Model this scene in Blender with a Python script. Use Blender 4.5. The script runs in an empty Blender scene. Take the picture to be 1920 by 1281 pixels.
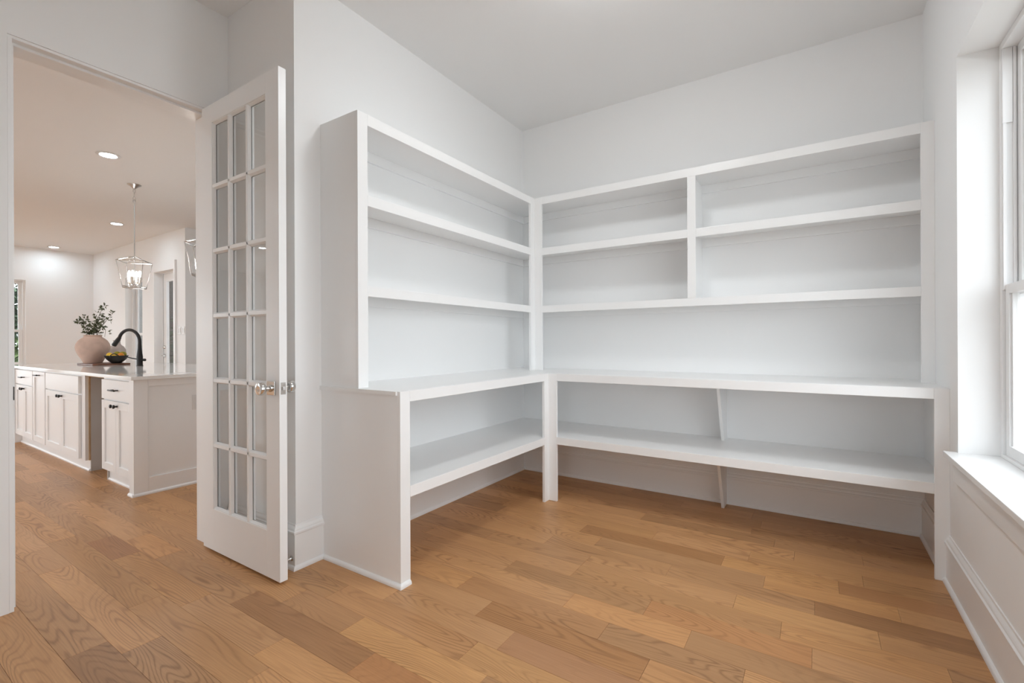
import bpy, bmesh, math, random
from mathutils import Vector, Matrix

C = bpy.context.scene.collection
sc = bpy.context.scene
R = math.radians

# ------------------------------------------------------------------ camera
cam = bpy.data.cameras.new('camera')
cam.sensor_width = 36.0
cam.lens = 875.38 / 1920 * 36
cam.clip_start = 0.02
cam_o = bpy.data.objects.new('camera', cam)
C.objects.link(cam_o)
cam_o.matrix_world = (Matrix.Translation((0, 0, 1.147)) @ Matrix.Rotation(R(33.055), 4, 'Z')
                      @ Matrix.Rotation(R(90), 4, 'X') @ Matrix.Rotation(-0.00413, 4, 'Z'))
sc.camera = cam_o

# ------------------------------------------------------------------ sky and exposure
W = bpy.data.worlds.new('overcast_sky')
sc.world = W
W.use_nodes = True
wn = W.node_tree
bg = wn.nodes['Background']
bg.inputs[0].default_value = (0.895, 0.95, 1.0, 1)
bg.inputs[1].default_value = 4.7

sc.view_settings.view_transform = 'Standard'
sc.view_settings.look = 'None'
sc.view_settings.gamma = 1.0
sc.view_settings.use_curve_mapping = False
sc.view_settings.exposure = 0.08
sc.cycles.max_bounces = 8
sc.cycles.use_light_tree = False
sc.cycles.diffuse_bounces = 6
sc.cycles.glossy_bounces = 3
sc.cycles.transparent_max_bounces = 16
sc.cycles.transmission_bounces = 4
sc.cycles.use_adaptive_sampling = True
sc.cycles.adaptive_threshold = 0.05
sc.cycles.adaptive_min_samples = 18
sc.cycles.caustics_reflective = False
sc.cycles.caustics_refractive = False
sc.cycles.sample_clamp_indirect = 6.0

def portal(loc, rot, sx, sy):
    """guides sky light through a window opening; gives off nothing itself"""
    L = bpy.data.lights.new('window_daylight', 'AREA')
    L.shape = 'RECTANGLE'; L.size = sx; L.size_y = sy
    L.cycles.is_portal = True
    o = bpy.data.objects.new('window_daylight', L)
    o.location = loc; o.rotation_euler = rot
    C.objects.link(o)
    return o

# window of the room (right wall), added rear window, seen and added kitchen windows
portal((0.80, 1.67, 1.525), (0, R(90), 0), 1.80, 2.34)
portal((-0.11, -1.66, 1.225), (R(90), 0, 0), 0.88, 1.55)
portal((-12.20, 0.015, 1.40), (0, R(-90), 0), 2.2, 4.55)
for px in (-10.35, -7.85, -5.35):
    portal((px, -4.22, 1.35), (R(90), 0, 0), 2.3, 1.9)

# ------------------------------------------------------------------ materials
def nmat(name):
    m = bpy.data.materials.new(name); m.use_nodes = True
    return m, m.node_tree, m.node_tree.nodes['Principled BSDF']

def mat(name, col, rough=0.5, metal=0.0, bump=0.0, bscale=300.0, spec=0.5, var=0.0, vscale=3.0):
    m, nt, b = nmat(name)
    b.inputs['Base Color'].default_value = (*col, 1)
    b.inputs['Roughness'].default_value = rough
    b.inputs['Metallic'].default_value = metal
    b.inputs['Specular IOR Level'].default_value = spec
    tc = nt.nodes.new('ShaderNodeTexCoord')
    if bump:
        n = nt.nodes.new('ShaderNodeTexNoise'); n.inputs['Scale'].default_value = bscale; n.inputs['Detail'].default_value = 2
        bp = nt.nodes.new('ShaderNodeBump'); bp.inputs['Strength'].default_value = bump; bp.inputs['Distance'].default_value = 0.002
        nt.links.new(tc.outputs['Object'], n.inputs['Vector'])
        nt.links.new(n.outputs['Fac'], bp.inputs['Height'])
        nt.links.new(bp.outputs['Normal'], b.inputs['Normal'])
    if var:
        n = nt.nodes.new('ShaderNodeTexNoise'); n.inputs['Scale'].default_value = vscale; n.inputs['Detail'].default_value = 4
        r = nt.nodes.new('ShaderNodeValToRGB')
        r.color_ramp.elements[0].position = 0.3; r.color_ramp.elements[1].position = 0.7
        r.color_ramp.elements[0].color = (*[c * (1 - var) for c in col], 1)
        r.color_ramp.elements[1].color = (*[min(1, c * (1 + var)) for c in col], 1)
        nt.links.new(tc.outputs['Object'], n.inputs['Vector'])
        nt.links.new(n.outputs['Fac'], r.inputs[0])
        nt.links.new(r.outputs[0], b.inputs['Base Color'])
    return m

def glass(name, tint=(0.993, 0.997, 0.995), ior=1.5):
    m = bpy.data.materials.new(name); m.use_nodes = True
    nt = m.node_tree; nt.nodes.clear()
    o = nt.nodes.new('ShaderNodeOutputMaterial'); mx = nt.nodes.new('ShaderNodeMixShader')
    t = nt.nodes.new('ShaderNodeBsdfTransparent'); g = nt.nodes.new('ShaderNodeBsdfGlossy'); lw = nt.nodes.new('ShaderNodeLayerWeight')
    t.inputs[0].default_value = (*tint, 1); g.inputs['Roughness'].default_value = 0.01
    p = nt.nodes.new('ShaderNodeMath'); p.operation = 'POWER'; p.inputs[1].default_value = 5.0
    q = nt.nodes.new('ShaderNodeMath'); q.operation = 'MULTIPLY_ADD'; q.inputs[1].default_value = 0.96; q.inputs[2].default_value = ((ior - 1) / (ior + 1)) ** 2
    nt.links.new(lw.outputs['Facing'], p.inputs[0]); nt.links.new(p.outputs[0], q.inputs[0])
    nt.links.new(q.outputs[0], mx.inputs[0]); nt.links.new(t.outputs[0], mx.inputs[1])
    nt.links.new(g.outputs[0], mx.inputs[2]); nt.links.new(mx.outputs[0], o.inputs[0])
    return m

def emit(name, col, s):
    m = bpy.data.materials.new(name); m.use_nodes = True
    nt = m.node_tree; nt.nodes.clear()
    o = nt.nodes.new('ShaderNodeOutputMaterial'); e = nt.nodes.new('ShaderNodeEmission')
    e.inputs[0].default_value = (*col, 1); e.inputs[1].default_value = s
    nt.links.new(e.outputs[0], o.inputs[0])
    return m

def oak(name, from_attr):
    m, nt, b = nmat(name)
    N = nt.nodes.new; Lk = nt.links.new
    tc = N('ShaderNodeTexCoord'); oi = N('ShaderNodeObjectInfo')
    if from_attr:
        at = N('ShaderNodeAttribute'); at.attribute_name = 'tone'
        tone = at.outputs['Color']; rnd = at.outputs['Alpha']
    else:
        tone = oi.outputs['Color']; rnd = oi.outputs['Random']
    def mapping(sx, sy, k1, k2):
        mp = N('ShaderNodeVectorMath'); mp.operation = 'MULTIPLY'; mp.inputs[1].default_value = (sx, sy, 1)
        Lk(tc.outputs['Object'], mp.inputs[0])
        cb = N('ShaderNodeCombineXYZ')
        for i, k in enumerate((k1, k2, 29.0)):
            q = N('ShaderNodeMath'); q.operation = 'MULTIPLY'; q.inputs[1].default_value = k
            Lk(rnd, q.inputs[0]); Lk(q.outputs[0], cb.inputs[i])
        ad = N('ShaderNodeVectorMath'); ad.operation = 'ADD'
        Lk(mp.outputs[0], ad.inputs[0]); Lk(cb.outputs[0], ad.inputs[1])
        return ad.outputs[0]
    def noise(vec, scale, detail, dist=0.0):
        n = N('ShaderNodeTexNoise'); n.inputs['Scale'].default_value = scale; n.inputs['Detail'].default_value = detail
        n.inputs['Distortion'].default_value = dist
        Lk(vec, n.inputs['Vector']); return n.outputs['Fac']
    def math_(op, a, bb=None, v=0.0):
        q = N('ShaderNodeMath'); q.operation = op
        Lk(a, q.inputs[0])
        if bb is not None: Lk(bb, q.inputs[1])
        else: q.inputs[1].default_value = v
        return q.outputs[0]
    # contour lines of a stretched field give the arched growth-ring figure of oak
    field = noise(mapping(0.85, 6.0, 37.0, 91.0), 1.0, 1.5, 0.15)
    jit = noise(mapping(9.0, 60.0, 11.0, 23.0), 1.0, 2.0)
    ph = math_('ADD', math_('MULTIPLY', field, v=200.0), math_('MULTIPLY', jit, v=1.8))
    s = math_('SINE', ph)
    lines = math_('POWER', math_('MULTIPLY', math_('ADD', s, v=1.0), v=0.5), v=3.6)
    mask = noise(mapping(1.3, 5.0, 71.0, 5.0), 1.0, 2.0)
    mr = N('ShaderNodeMapRange'); mr.inputs[1].default_value = 0.34; mr.inputs[2].default_value = 0.66
    Lk(mask, mr.inputs[0])
    fig = math_('MULTIPLY', lines, mr.outputs[0])
    pores = noise(mapping(7.0, 260.0, 17.0, 3.0), 1.0, 3.0)
    broad = noise(mapping(1.6, 9.0, 53.0, 19.0), 1.0, 3.0)
    dark = math_('ADD', math_('MULTIPLY', fig, v=0.36),
                 math_('ADD', math_('MULTIPLY', math_('SUBTRACT', pores, v=0.5), v=0.42),
                       math_('MULTIPLY', math_('SUBTRACT', broad, v=0.5), v=0.36)))
    # a few small knots
    vo = N('ShaderNodeTexVoronoi'); vo.inputs['Scale'].default_value = 1.0
    Lk(mapping(2.0, 4.5, 13.0, 47.0), vo.inputs['Vector'])
    kn = N('ShaderNodeMapRange'); kn.inputs[1].default_value = 0.02; kn.inputs[2].default_value = 0.075
    kn.inputs[3].default_value = 0.45; kn.inputs[4].default_value = 0.0
    Lk(vo.outputs['Distance'], kn.inputs[0])
    vs = N('ShaderNodeSeparateColor'); Lk(vo.outputs['Color'], vs.inputs[0])
    kk = math_('MULTIPLY', kn.outputs[0], math_('GREATER_THAN', vs.outputs[0], v=0.72))
    fac = math_('SUBTRACT', math_('MULTIPLY', math_('ADD', dark, kk), v=-1.0), v=-1.0)
    cc = N('ShaderNodeCombineXYZ')
    Lk(math_('POWER', fac, v=0.85), cc.inputs[0]); Lk(fac, cc.inputs[1]); Lk(math_('POWER', fac, v=1.15), cc.inputs[2])
    mul = N('ShaderNodeVectorMath'); mul.operation = 'MULTIPLY'
    Lk(tone, mul.inputs[0]); Lk(cc.outputs[0], mul.inputs[1])
    Lk(mul.outputs[0], b.inputs['Base Color'])
    b.inputs['Roughness'].default_value = 0.42
    b.inputs['Specular IOR Level'].default_value = 0.4
    bp = N('ShaderNodeBump'); bp.inputs['Strength'].default_value = 0.12; bp.inputs['Distance'].default_value = 0.001
    Lk(pores, bp.inputs['Height']); Lk(bp.outputs[0], b.inputs['Normal'])
    return m

M = dict(
    wall=mat('wall_paint', (0.895, 0.897, 0.895), 0.85, bump=0.10, bscale=420, spec=0.25),
    ceil=mat('ceiling_paint', (0.895, 0.897, 0.895), 0.95, bump=0.08, bscale=380, spec=0.15),
    trim=mat('trim_paint', (0.90, 0.902, 0.90), 0.34, bump=0.02, bscale=120, spec=0.5),
    shelf=mat('shelf_paint', (0.90, 0.902, 0.90), 0.30, bump=0.03, bscale=90, spec=0.5),
    vinyl=mat('window_vinyl', (0.86, 0.86, 0.86), 0.3),
    oak=oak('oak_plank', False), oakf=oak('oak_plank_far', True),
    sub=mat('floor_joint', (0.16, 0.085, 0.045), 0.9, bump=0.1),
    glass=glass('clear_glass'),
    chrome=mat('polished_chrome', (0.72, 0.72, 0.71), 0.10, 1.0, bump=0.01, bscale=60),
    nickel=mat('brushed_nickel', (0.58, 0.565, 0.55), 0.32, 1.0, bump=0.03, bscale=400),
    black=mat('matte_black_metal', (0.018, 0.015, 0.014), 0.38, 0.3, bump=0.02, bscale=200),
    cab=mat('cabinet_paint', (0.89, 0.89, 0.89), 0.35, bump=0.02, bscale=100),
    raw=mat('raw_plywood', (0.55, 0.38, 0.23), 0.8, var=0.18, vscale=9.0),
    side=mat('cabinet_side_melamine', (0.62, 0.61, 0.60), 0.5, var=0.04, vscale=4.0),
    quartz=mat('white_quartz', (0.86, 0.855, 0.84), 0.07, var=0.03, vscale=2.2),
    bulb=emit('lit_bulb', (1.0, 0.95, 0.90), 120.0),
    led=emit('lit_downlight', (0.77, 0.90, 1.0), 112.0),
    dome=emit('lit_opal_dome', (0.94, 0.975, 1.0), 47.0),
    candle=mat('candle_sleeve', (0.72, 0.64, 0.56), 0.5, var=0.05),
    clay=mat('terracotta_wash', (0.62, 0.45, 0.37), 0.88, bump=0.4, bscale=30, var=0.16, vscale=7.0),
    clay2=mat('grey_pink_clay', (0.54, 0.47, 0.44), 0.88, bump=0.3, bscale=40, var=0.16, vscale=9.0),
    leaf=mat('olive_leaf', (0.085, 0.098, 0.045), 0.55, var=0.35, vscale=20.0),
    stem=mat('brown_stem', (0.10, 0.07, 0.045), 0.8, var=0.2, vscale=30.0),
    bowl=mat('black_iron', (0.020, 0.016, 0.014), 0.45, bump=0.2, bscale=90),
    lemon=mat('lemon_peel', (0.80, 0.50, 0.03), 0.45, bump=0.3, bscale=160, var=0.08, vscale=12.0),
    orange=mat('orange_peel', (0.80, 0.29, 0.02), 0.45, bump=0.3, bscale=160, var=0.08, vscale=12.0),
    pear=mat('green_peel', (0.30, 0.27, 0.02), 0.45, bump=0.2, bscale=120, var=0.2, vscale=15.0),
    board=mat('walnut_board', (0.16, 0.065, 0.035), 0.5, var=0.35, vscale=14.0),
    plate=mat('wall_plate', (0.78, 0.77, 0.76), 0.35),
    grass=mat('pale_gravel', (0.36, 0.35, 0.33), 0.95, var=0.15, vscale=2.0),
    tree=mat('tree_leaves', (0.050, 0.085, 0.045), 0.75, var=0.5, vscale=2.5),
    tree2=mat('tree_leaves_light', (0.10, 0.15, 0.05), 0.75, var=0.4, vscale=2.5),
    fence=mat('dark_stained_boards', (0.035, 0.022, 0.014), 0.8, var=0.3, vscale=6.0),
    fence2=mat('weathered_boards', (0.15, 0.145, 0.14), 0.85, var=0.15, vscale=6.0),
    bark=mat('tree_bark', (0.06, 0.045, 0.035), 0.9, bump=0.5, bscale=40, var=0.3, vscale=10.0),
)

# ------------------------------------------------------------------ helpers
class MB:
    """collects shapes given in world coordinates"""
    def __init__(s): s.bm = bmesh.new()
    def box(s, x0, x1, y0, y1, z0, z1):
        x0, x1 = sorted((x0, x1)); y0, y1 = sorted((y0, y1)); z0, z1 = sorted((z0, z1))
        v = [s.bm.verts.new(p) for p in ((x0, y0, z0), (x1, y0, z0), (x1, y1, z0), (x0, y1, z0),
                                         (x0, y0, z1), (x1, y0, z1), (x1, y1, z1), (x0, y1, z1))]
        for f in ((3, 2, 1, 0), (4, 5, 6, 7), (0, 1, 5, 4), (1, 2, 6, 5), (2, 3, 7, 6), (3, 0, 4, 7)):
            s.bm.faces.new([v[i] for i in f])
        return s
    def prism(s, poly, a, b):
        """closed polygon of 3D points extruded by the vector b-a"""
        d = Vector(b) - Vector(a)
        p = [s.bm.verts.new(Vector(q)) for q in poly]
        r = [s.bm.verts.new(Vector(q) + d) for q in poly]
        n = len(p)
        s.bm.faces.new(p); s.bm.faces.new(list(reversed(r)))
        for i in range(n):
            s.bm.faces.new((p[i], r[i], r[(i + 1) % n], p[(i + 1) % n]))
        return s
    def lathe(s, prof, c, axis='Z', n=32, cap=True):
        """prof: (radius, height) pairs from one end to the other"""
        rings = []
        for r, h in prof:
            ring = []
            for i in range(n):
                t = 2 * math.pi * i / n
                a, b_ = r * math.cos(t), r * math.sin(t)
                p = {'Z': (a, b_, h), 'Y': (a, h, b_), 'X': (h, a, b_)}[axis]
                ring.append(s.bm.verts.new(Vector(c) + Vector(p)))
            rings.append(ring)
        for u, w in zip(rings, rings[1:]):
            for i in range(n):
                s.bm.faces.new((u[i], u[(i + 1) % n], w[(i + 1) % n], w[i]))
        if cap:
            s.bm.faces.new(list(reversed(rings[0]))); s.bm.faces.new(rings[-1])
        return s
    def tube(s, pts, r, n=10):
        """round bar along a polyline; r may be a list"""
        pts = [Vector(p) for p in pts]
        rr = r if isinstance(r, (list, tuple)) else [r] * len(pts)
        prev = None; rings = []
        up = Vector((0.13, 0.29, 0.95)).normalized()
        for i, p in enumerate(pts):
            d = (pts[min(i + 1, len(pts) - 1)] - pts[max(i - 1, 0)]).normalized()
            if prev is None:
                a = d.cross(up)
                if a.length < 1e-3: a = d.cross(Vector((1, 0, 0)))
            else:
                a = prev - d * prev.dot(d)
            a.normalize(); prev = a
            b_ = d.cross(a)
            rings.append([s.bm.verts.new(p + (a * math.cos(2 * math.pi * k / n) + b_ * math.sin(2 * math.pi * k / n)) * rr[i]) for k in range(n)])
        for u, w in zip(rings, rings[1:]):
            for k in range(n):
                s.bm.faces.new((u[k], u[(k + 1) % n], w[(k + 1) % n], w[k]))
        s.bm.faces.new(list(reversed(rings[0]))); s.bm.faces.new(rings[-1])
        return s
    def ellipsoid(s, c, rx, ry, rz, u=16, v=10):
        m = Matrix.Translation(c) @ Matrix.Diagonal((rx, ry, rz, 1))
        bmesh.ops.create_uvsphere(s.bm, u_segments=u, v_segments=v, radius=1, matrix=m)
        return s
    def leaf(s, p, d, l, w, nrm):
        d = d.normalized(); side = d.cross(nrm)
        if side.length < 1e-3: side = d.cross(Vector((0.3, 0.9, 0.2)))
        side.normalize(); up = side.cross(d) * (w * 0.25)
        a = s.bm.verts.new(p); t = s.bm.verts.new(p + d * l)
        b_ = s.bm.verts.new(p + d * l * 0.5 + side * w * 0.5 + up); c = s.bm.verts.new(p + d * l * 0.5 - side * w * 0.5 + up)
        m = s.bm.verts.new(p + d * l * 0.5)
        for f in ((a, b_, m), (m, b_, t), (a, m, c), (m, t, c)): s.bm.faces.new(f)
        return s
    def build(s, name, m, parent=None, bevel=0.0, smooth=False, seg=2):
        bmesh.ops.recalc_face_normals(s.bm, faces=s.bm.faces[:])
        if bevel:
            bmesh.ops.bevel(s.bm, geom=[e for e in s.bm.edges if e.is_manifold and e.calc_face_angle(0) > 0.6], offset=bevel,
                            segments=seg, profile=0.6, affect='EDGES', clamp_overlap=True)
        me = bpy.data.meshes.new(name)
        o = bpy.data.objects.new(name, me); C.objects.link(o)
        if parent is not None:
            root = parent
            while root.parent: root = root.parent
            bmesh.ops.translate(s.bm, vec=-root.location, verts=s.bm.verts[:])
            o.parent = parent
        if smooth:
            for f in s.bm.faces: f.smooth = True
        s.bm.to_mesh(me); s.bm.free()
        me.materials.append(M[m])
        if smooth == 'auto':
            me.set_sharp_from_angle(angle=R(38))
        return o

def box(name, x0, x1, y0, y1, z0, z1, m, parent=None, bevel=0.0, seg=2):
    return MB().box(x0, x1, y0, y1, z0, z1).build(name, m, parent, bevel, seg=seg)

def thing(name, label, cat, loc, group=None):
    o = bpy.data.objects.new(name, None); C.objects.link(o)
    o.empty_display_size = 0.1; o.location = loc
    return tag(o, label, cat, group)

def tag(o, label, cat, group=None):
    o['label'] = label; o['category'] = cat
    if group: o['group'] = group
    return o

def struct(o, label=None):
    o['kind'] = 'structure'
    if label: o['label'] = label
    return o

def sroot(name, loc, label=None):
    o = bpy.data.objects.new(name, None); C.objects.link(o)
    o.empty_display_size = 0.1; o.location = loc
    return struct(o, label)

def cells(lo, hi, holes, i):
    xs = sorted({lo, hi, *[h[i] for h in holes], *[h[i + 1] for h in holes]})
    return list(zip(xs, xs[1:]))

def wall(name, axis, p0, p1, a0, a1, z0, z1, holes=(), m='wall', label=None):
    """slab wall; axis 'X' = plane of constant X between p0 and p1, running a0..a1 in Y; holes (a0,a1,z0,z1)"""
    b = MB()
    for u0, u1 in cells(a0, a1, holes, 0):
        col = []
        for w0, w1 in cells(z0, z1, holes, 2):
            cu, cw = (u0 + u1) / 2, (w0 + w1) / 2
            if any(h[0] < cu < h[1] and h[2] < cw < h[3] for h in holes): continue
            if col and abs(col[-1][1] - w0) < 1e-6: col[-1][1] = w1
            else: col.append([w0, w1])
        for w0, w1 in col:
            if axis == 'X': b.box(p0, p1, u0, u1, w0, w1)
            else: b.box(u0, u1, p0, p1, w0, w1)
    return struct(b.build(name, m), label)

def run(b, prof, axis, wallpos, nrm, a0, a1, m0=0, m1=0):
    """sweeps a profile of (distance from wall, z) along a wall; m0 / m1 mitre an end outwards (1) or inwards (-1)"""
    p, r = [], []
    for d, z in prof:
        q = wallpos + nrm * d
        for lst, c in ((p, a0 - m0 * d), (r, a1 + m1 * d)):
            lst.append(b.bm.verts.new((q, c, z) if axis == 'Y' else (c, q, z)))
    b.bm.faces.new(p); b.bm.faces.new(list(reversed(r)))
    for i in range(len(p)):
        j = (i + 1) % len(p)
        b.bm.faces.new((p[i], r[i], r[j], p[j]))
    return b

# ------------------------------------------------------------------ measures of the room
XL, YB, XR, ZC = -2.2163, 3.5916, 0.5293, 3.0457        # left wall, back wall, window wall, ceiling
XD, Y2 = -2.876, 1.3861                                 # wall with the door, return wall beside the door
XK = -3.046                                             # kitchen face of the door wall
ZK = 2.90                                               # kitchen ceiling
YK, XF = 3.241, -12.026                                 # kitchen side wall, kitchen far wall

# ------------------------------------------------------------------ shell
ceil_room = struct(box('ceiling', XK, 0.80, -1.62, 3.75, ZC, ZC + 0.12, 'ceil'), 'flat white ceiling of the study')
wall('wall_back', 'Y', YB, YB + 0.15, XL - 0.01, XR + 0.01, 0, ZC, label='white back wall behind the built-in shelves')
struct(box('wall_left', XD, XL, Y2, YB + 0.15, 0, ZC, 'wall'), 'white wall block that carries the left shelves')
WIN = (0.50, 2.825, 0.62, 2.405)                        # window opening y0 y1 z0 z1
wall('wall_right', 'X', XR, XR + 0.24, -1.62, YB + 0.15, 0, ZC, [WIN], label='white wall with the deep window recess')
RW = (-0.55, 0.33, 0.45, 2.00)  # opening of an unseen window, added to light surfaces that face the rear
wall('wall_rear', 'Y', -1.62, -1.50, XD, XR, 0, ZC, [RW])
DO = (0.495, 1.305, 0, 2.468)
wall('wall_entry', 'X', XK, XD, -4.2, 5.62, 0, ZC, [DO], label='white wall with the doorway to the kitchen')

# kitchen shell
struct(box('ceiling_kitchen', XF - 0.15, XK, -4.2, 5.62, ZK, ZK + 0.12, 'ceil'), 'white kitchen ceiling with round downlights')
FW = [(1.19, 2.291, 0.75, 2.30), (0.04, 1.14, 0.30, 2.50), (-1.11, -0.01, 0.30, 2.50), (-2.26, -1.16, 0.30, 2.50)]
wall('wall_kitchen_far', 'X', XF - 0.15, XF, -4.2, YK + 0.15, 0, ZK, FW)
KD = (-9.17, -8.44, 0.0, 2.31)
KW = (-10.398, -9.64, 0.62, 2.31)
wall('wall_kitchen_side', 'Y', YK, YK + 0.17, XF - 0.15, -8.03, 0, ZK, [KD, KW])
wall('wall_kitchen_hall', 'X', -8.15, -8.03, YK + 0.17, 5.5, 0, ZK)
wall('wall_hall_end', 'Y', 5.5, 5.62, -8.15, XK, 0, ZK)
SW = [(-11.5, -9.2, 0.40, 2.30), (-9.0, -6.7, 0.40, 2.30), (-6.5, -4.2, 0.40, 2.30)]
wall('wall_kitchen_front', 'Y', -4.2, -4.05, XF - 0.15, XK, 0, ZK, SW)

# ------------------------------------------------------------------ oak floor: every plank in view a piece of its own
floor = struct(box('floor', XF - 0.15, XR + 0.02, -4.2, 5.62, -0.06, -0.0135, 'sub'), 'oak plank floor running through both rooms')
PW, PH = 0.128, 0.527
JOINT = {0: [-3.33, -2.288, -1.45, -0.9], 1: [-3.62, -3.228, -2.15, -1.2], 2: [-3.7, -2.495, -1.62], 3: [-3.512, -3.118, -2.32, -1.733],
         4: [-4.52, -3.36, -2.947, -2.16, -1.367, -0.75], 5: [-4.38, -3.6, -2.72, -1.98, -1.58, -0.95], 6: [-1.85, -1.085, -0.55],
         7: [-1.62, -1.0, -0.15], 8: [-1.2, -0.505], 9: [-1.407, -0.708, -0.21], 10: [-1.62, -0.922, -0.416, 0.1], 11: [-1.32, -0.612, -0.016],
         12: [-1.01, -0.12, 0.38], 13: [-1.62, -1.01, -0.303, 0.2], 14: [-1.3, -0.62, -0.008], 15: [-1.05, -0.21, 0.288], 16: [-1.2, -0.41, 0.085],
         17: [-0.8, -0.3], 18: [-1.4, -0.1], 19: [-0.95, -0.2, 0.2]}
base = Vector((0.560, 0.300, 0.134))
TONE = {(0, -2.288): (0.66, 0.63, 0.62), (3, -3.512): (0.76, 0.68, 0.66), (4, -2.16): (0.72, 0.68, 0.67), (4, -1.367): (0.90, 0.80, 0.74),
        (5, -1.58): (1.10, 1.10, 1.02), (5, -1.98): (0.86, 0.85, 0.86), (7, -1.0): (0.82, 0.78, 0.84), (8, -1.2): (0.78, 0.72, 0.66),
        (8, -0.505): (0.95, 0.92, 0.88), (14, -0.008): (0.68, 0.64, 0.62), (16, 0.085): (0.80, 0.74, 0.70), (15, -0.21): (1.06, 1.03, 0.95),
        (13, -0.303): (1.04, 1.04, 0.98), (12, -0.12): (1.05, 1.02, 0.94), (11, -0.612): (0.94, 0.86, 0.80), (10, -0.922): (1.08, 1.04, 0.98),
        (6, -1.85): (0.95, 0.93, 0.92), (6, -1.085): (0.98, 0.98, 0.92), (4, -3.36): (1.06, 1.02, 0.98), (3, -3.118): (0.98, 0.95, 0.88),
        (9, -1.407): (0.86, 0.83, 0.82), (16, -0.41): (1.06, 1.04, 0.96), (16, -1.2): (0.80, 0.76, 0.72)}
rng = random.Random(41)

def hidden(x0, x1, y0, y1):
    """planks that lie wholly inside walls or under solid blocks"""
    if y0 > YB or x0 > XR: return True
    if x1 < XL and x0 > XD and y0 > Y2: return True
    if x0 > XK and y1 < -1.5: return True
    return False

planks = []
for row in range(-37, 40):
    y0 = PH + row * PW; y1 = y0 + PW
    lo, hi = XF - 0.1, XR
    if y0 > YB: hi = XK
    elif y1 < -1.5: hi = XK
    js = list(JOINT.get(row, []))
    rr = random.Random(row * 7 + 1000)
    x = js[-1] if js else hi - rr.uniform(0.2, 0.9)
    if not js: js = [x]
    x = max(js)
    while True:
        x += rr.uniform(0.45, 1.05)
        if x >= hi - 0.12: break
        js.append(x)
    x = min(js)
    while True:
        x -= rr.uniform(0.42, 1.15)
        if x <= lo + 0.15: break
        js.append(x)
    xs = [lo] + sorted(js) + [hi]
    for a, b_ in zip(xs, xs[1:]):
        if hidden(a, b_, y0, y1): continue
        k = rr.uniform(0.82, 1.10); w = rr.uniform(-0.05, 0.05)
        t = (k * (1 + w * 0.3), k, k * (1 - w))
        for (r_, xx), tt in TONE.items():
            if r_ == row and abs(xx - a) < 0.003: t = tt
        cx, cy = (a + b_) / 2, (y0 + y1) / 2
        # a plank counts as one to pick apart while the frame can show it about ten pixels tall
        zc = -0.5455 * cx + 0.8381 * cy; xc = 0.8381 * cx + 0.5455 * cy
        seen = zc > 0.55 and abs(xc / zc) < 1.25
        in_room = cx > XD and Y2 - 1.4 < cy < YB
        in_kit = cx <= XD and cx > -8.2 and cx * -0.10 - 0.05 < cy < 1.75
        planks.append((a, b_, y0, y1, t, seen and (in_room or in_kit), zc, rr.random()))
one = sorted([p for p in planks if p[5]], key=lambda p: p[6])[:296]
keep = set(id(p) for p in one)
G = 0.00035
for p in one:
    a, b_, y0, y1, t = p[:5]
    dz = rng.uniform(-0.0003, 0.0)
    o = MB().box(a + G, b_ - G, y0 + G, y1 - G, -0.0135, dz).build('plank', 'oak', floor, bevel=0.0005, seg=1)
    o.color = (base[0] * t[0], base[1] * t[1], base[2] * t[2], 1)
bm = bmesh.new(); col = bm.loops.layers.float_color.new('tone')
for p in planks:
    if id(p) in keep: continue
    a, b_, y0, y1, t = p[:5]
    v = [bm.verts.new(q) for q in ((a + G, y0 + G, -0.0002), (b_ - G, y0 + G, -0.0002), (b_ - G, y1 - G, -0.0002), (a + G, y1 - G, -0.0002),
                                   (a + G, y0 + G, -0.0135), (b_ - G, y0 + G, -0.0135), (b_ - G, y1 - G, -0.0135), (a + G, y1 - G, -0.0135))]
    for f in ((0, 1, 2, 3), (1, 0, 4, 5), (2, 1, 5, 6), (3, 2, 6, 7), (0, 3, 7, 4)):
        fc = bm.faces.new([v[i] for i in f])
        for l in fc.loops: l[col] = (base[0] * t[0], base[1] * t[1], base[2] * t[2], p[7])
me = bpy.data.meshes.new('plank_field'); bm.to_mesh(me); bm.free(); me.materials.append(M['oakf'])
pf = bpy.data.objects.new('plank_field', me); C.objects.link(pf); pf.parent = floor; pf['kind'] = 'stuff'

# ------------------------------------------------------------------ baseboards
BOARD = [(0, 0), (0.016, 0), (0.016, 0.178), (0, 0.178)]
CAP = [(0, 0.176), (0.019, 0.176), (0.022, 0.182), (0.022, 0.190), (0.016, 0.194), (0.015, 0.201), (0.0125, 0.206), (0.006, 0.214), (0.005, 0.222), (0, 0.222)]
SHOE = [(0.015, 0)] + [(0.015 + 0.014 * math.cos(R(a)), 0.004 + 0.017 * math.sin(R(a))) for a in (0, 20, 40, 60, 80, 90)]
SHOE = [(0.015, 0), (0.029, 0)] + SHOE[1:]
def baseboard(name, label, axis, pos, nrm, a0, a1, m0=0, m1=0):
    r = sroot(name, (0, 0, 0), label)
    for nm, pr in (('board', BOARD), ('cap_moulding', CAP), ('shoe_moulding', SHOE)):
        run(MB(), pr, axis, pos, nrm, a0, a1, m0, m1).build(nm, 'trim', r)
    return r
baseboard('baseboard_left', 'white moulded baseboard along the left wall', 'Y', XL, 1, Y2, YB, 1, -1)
baseboard('baseboard_return', 'white moulded baseboard behind the open glazed door', 'X', Y2, -1, XD, XL, -1, 1)
baseboard('baseboard_back', 'white moulded baseboard below the back shelves', 'X', YB, -1, XL, XR, -1, -1)
baseboard('baseboard_right', 'white moulded baseboard below the window', 'Y', XR, -1, -1.5, YB, -1, -1)
baseboard('baseboard_rear', None, 'X', -1.5, 1, XD, XR, -1, -1)

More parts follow.
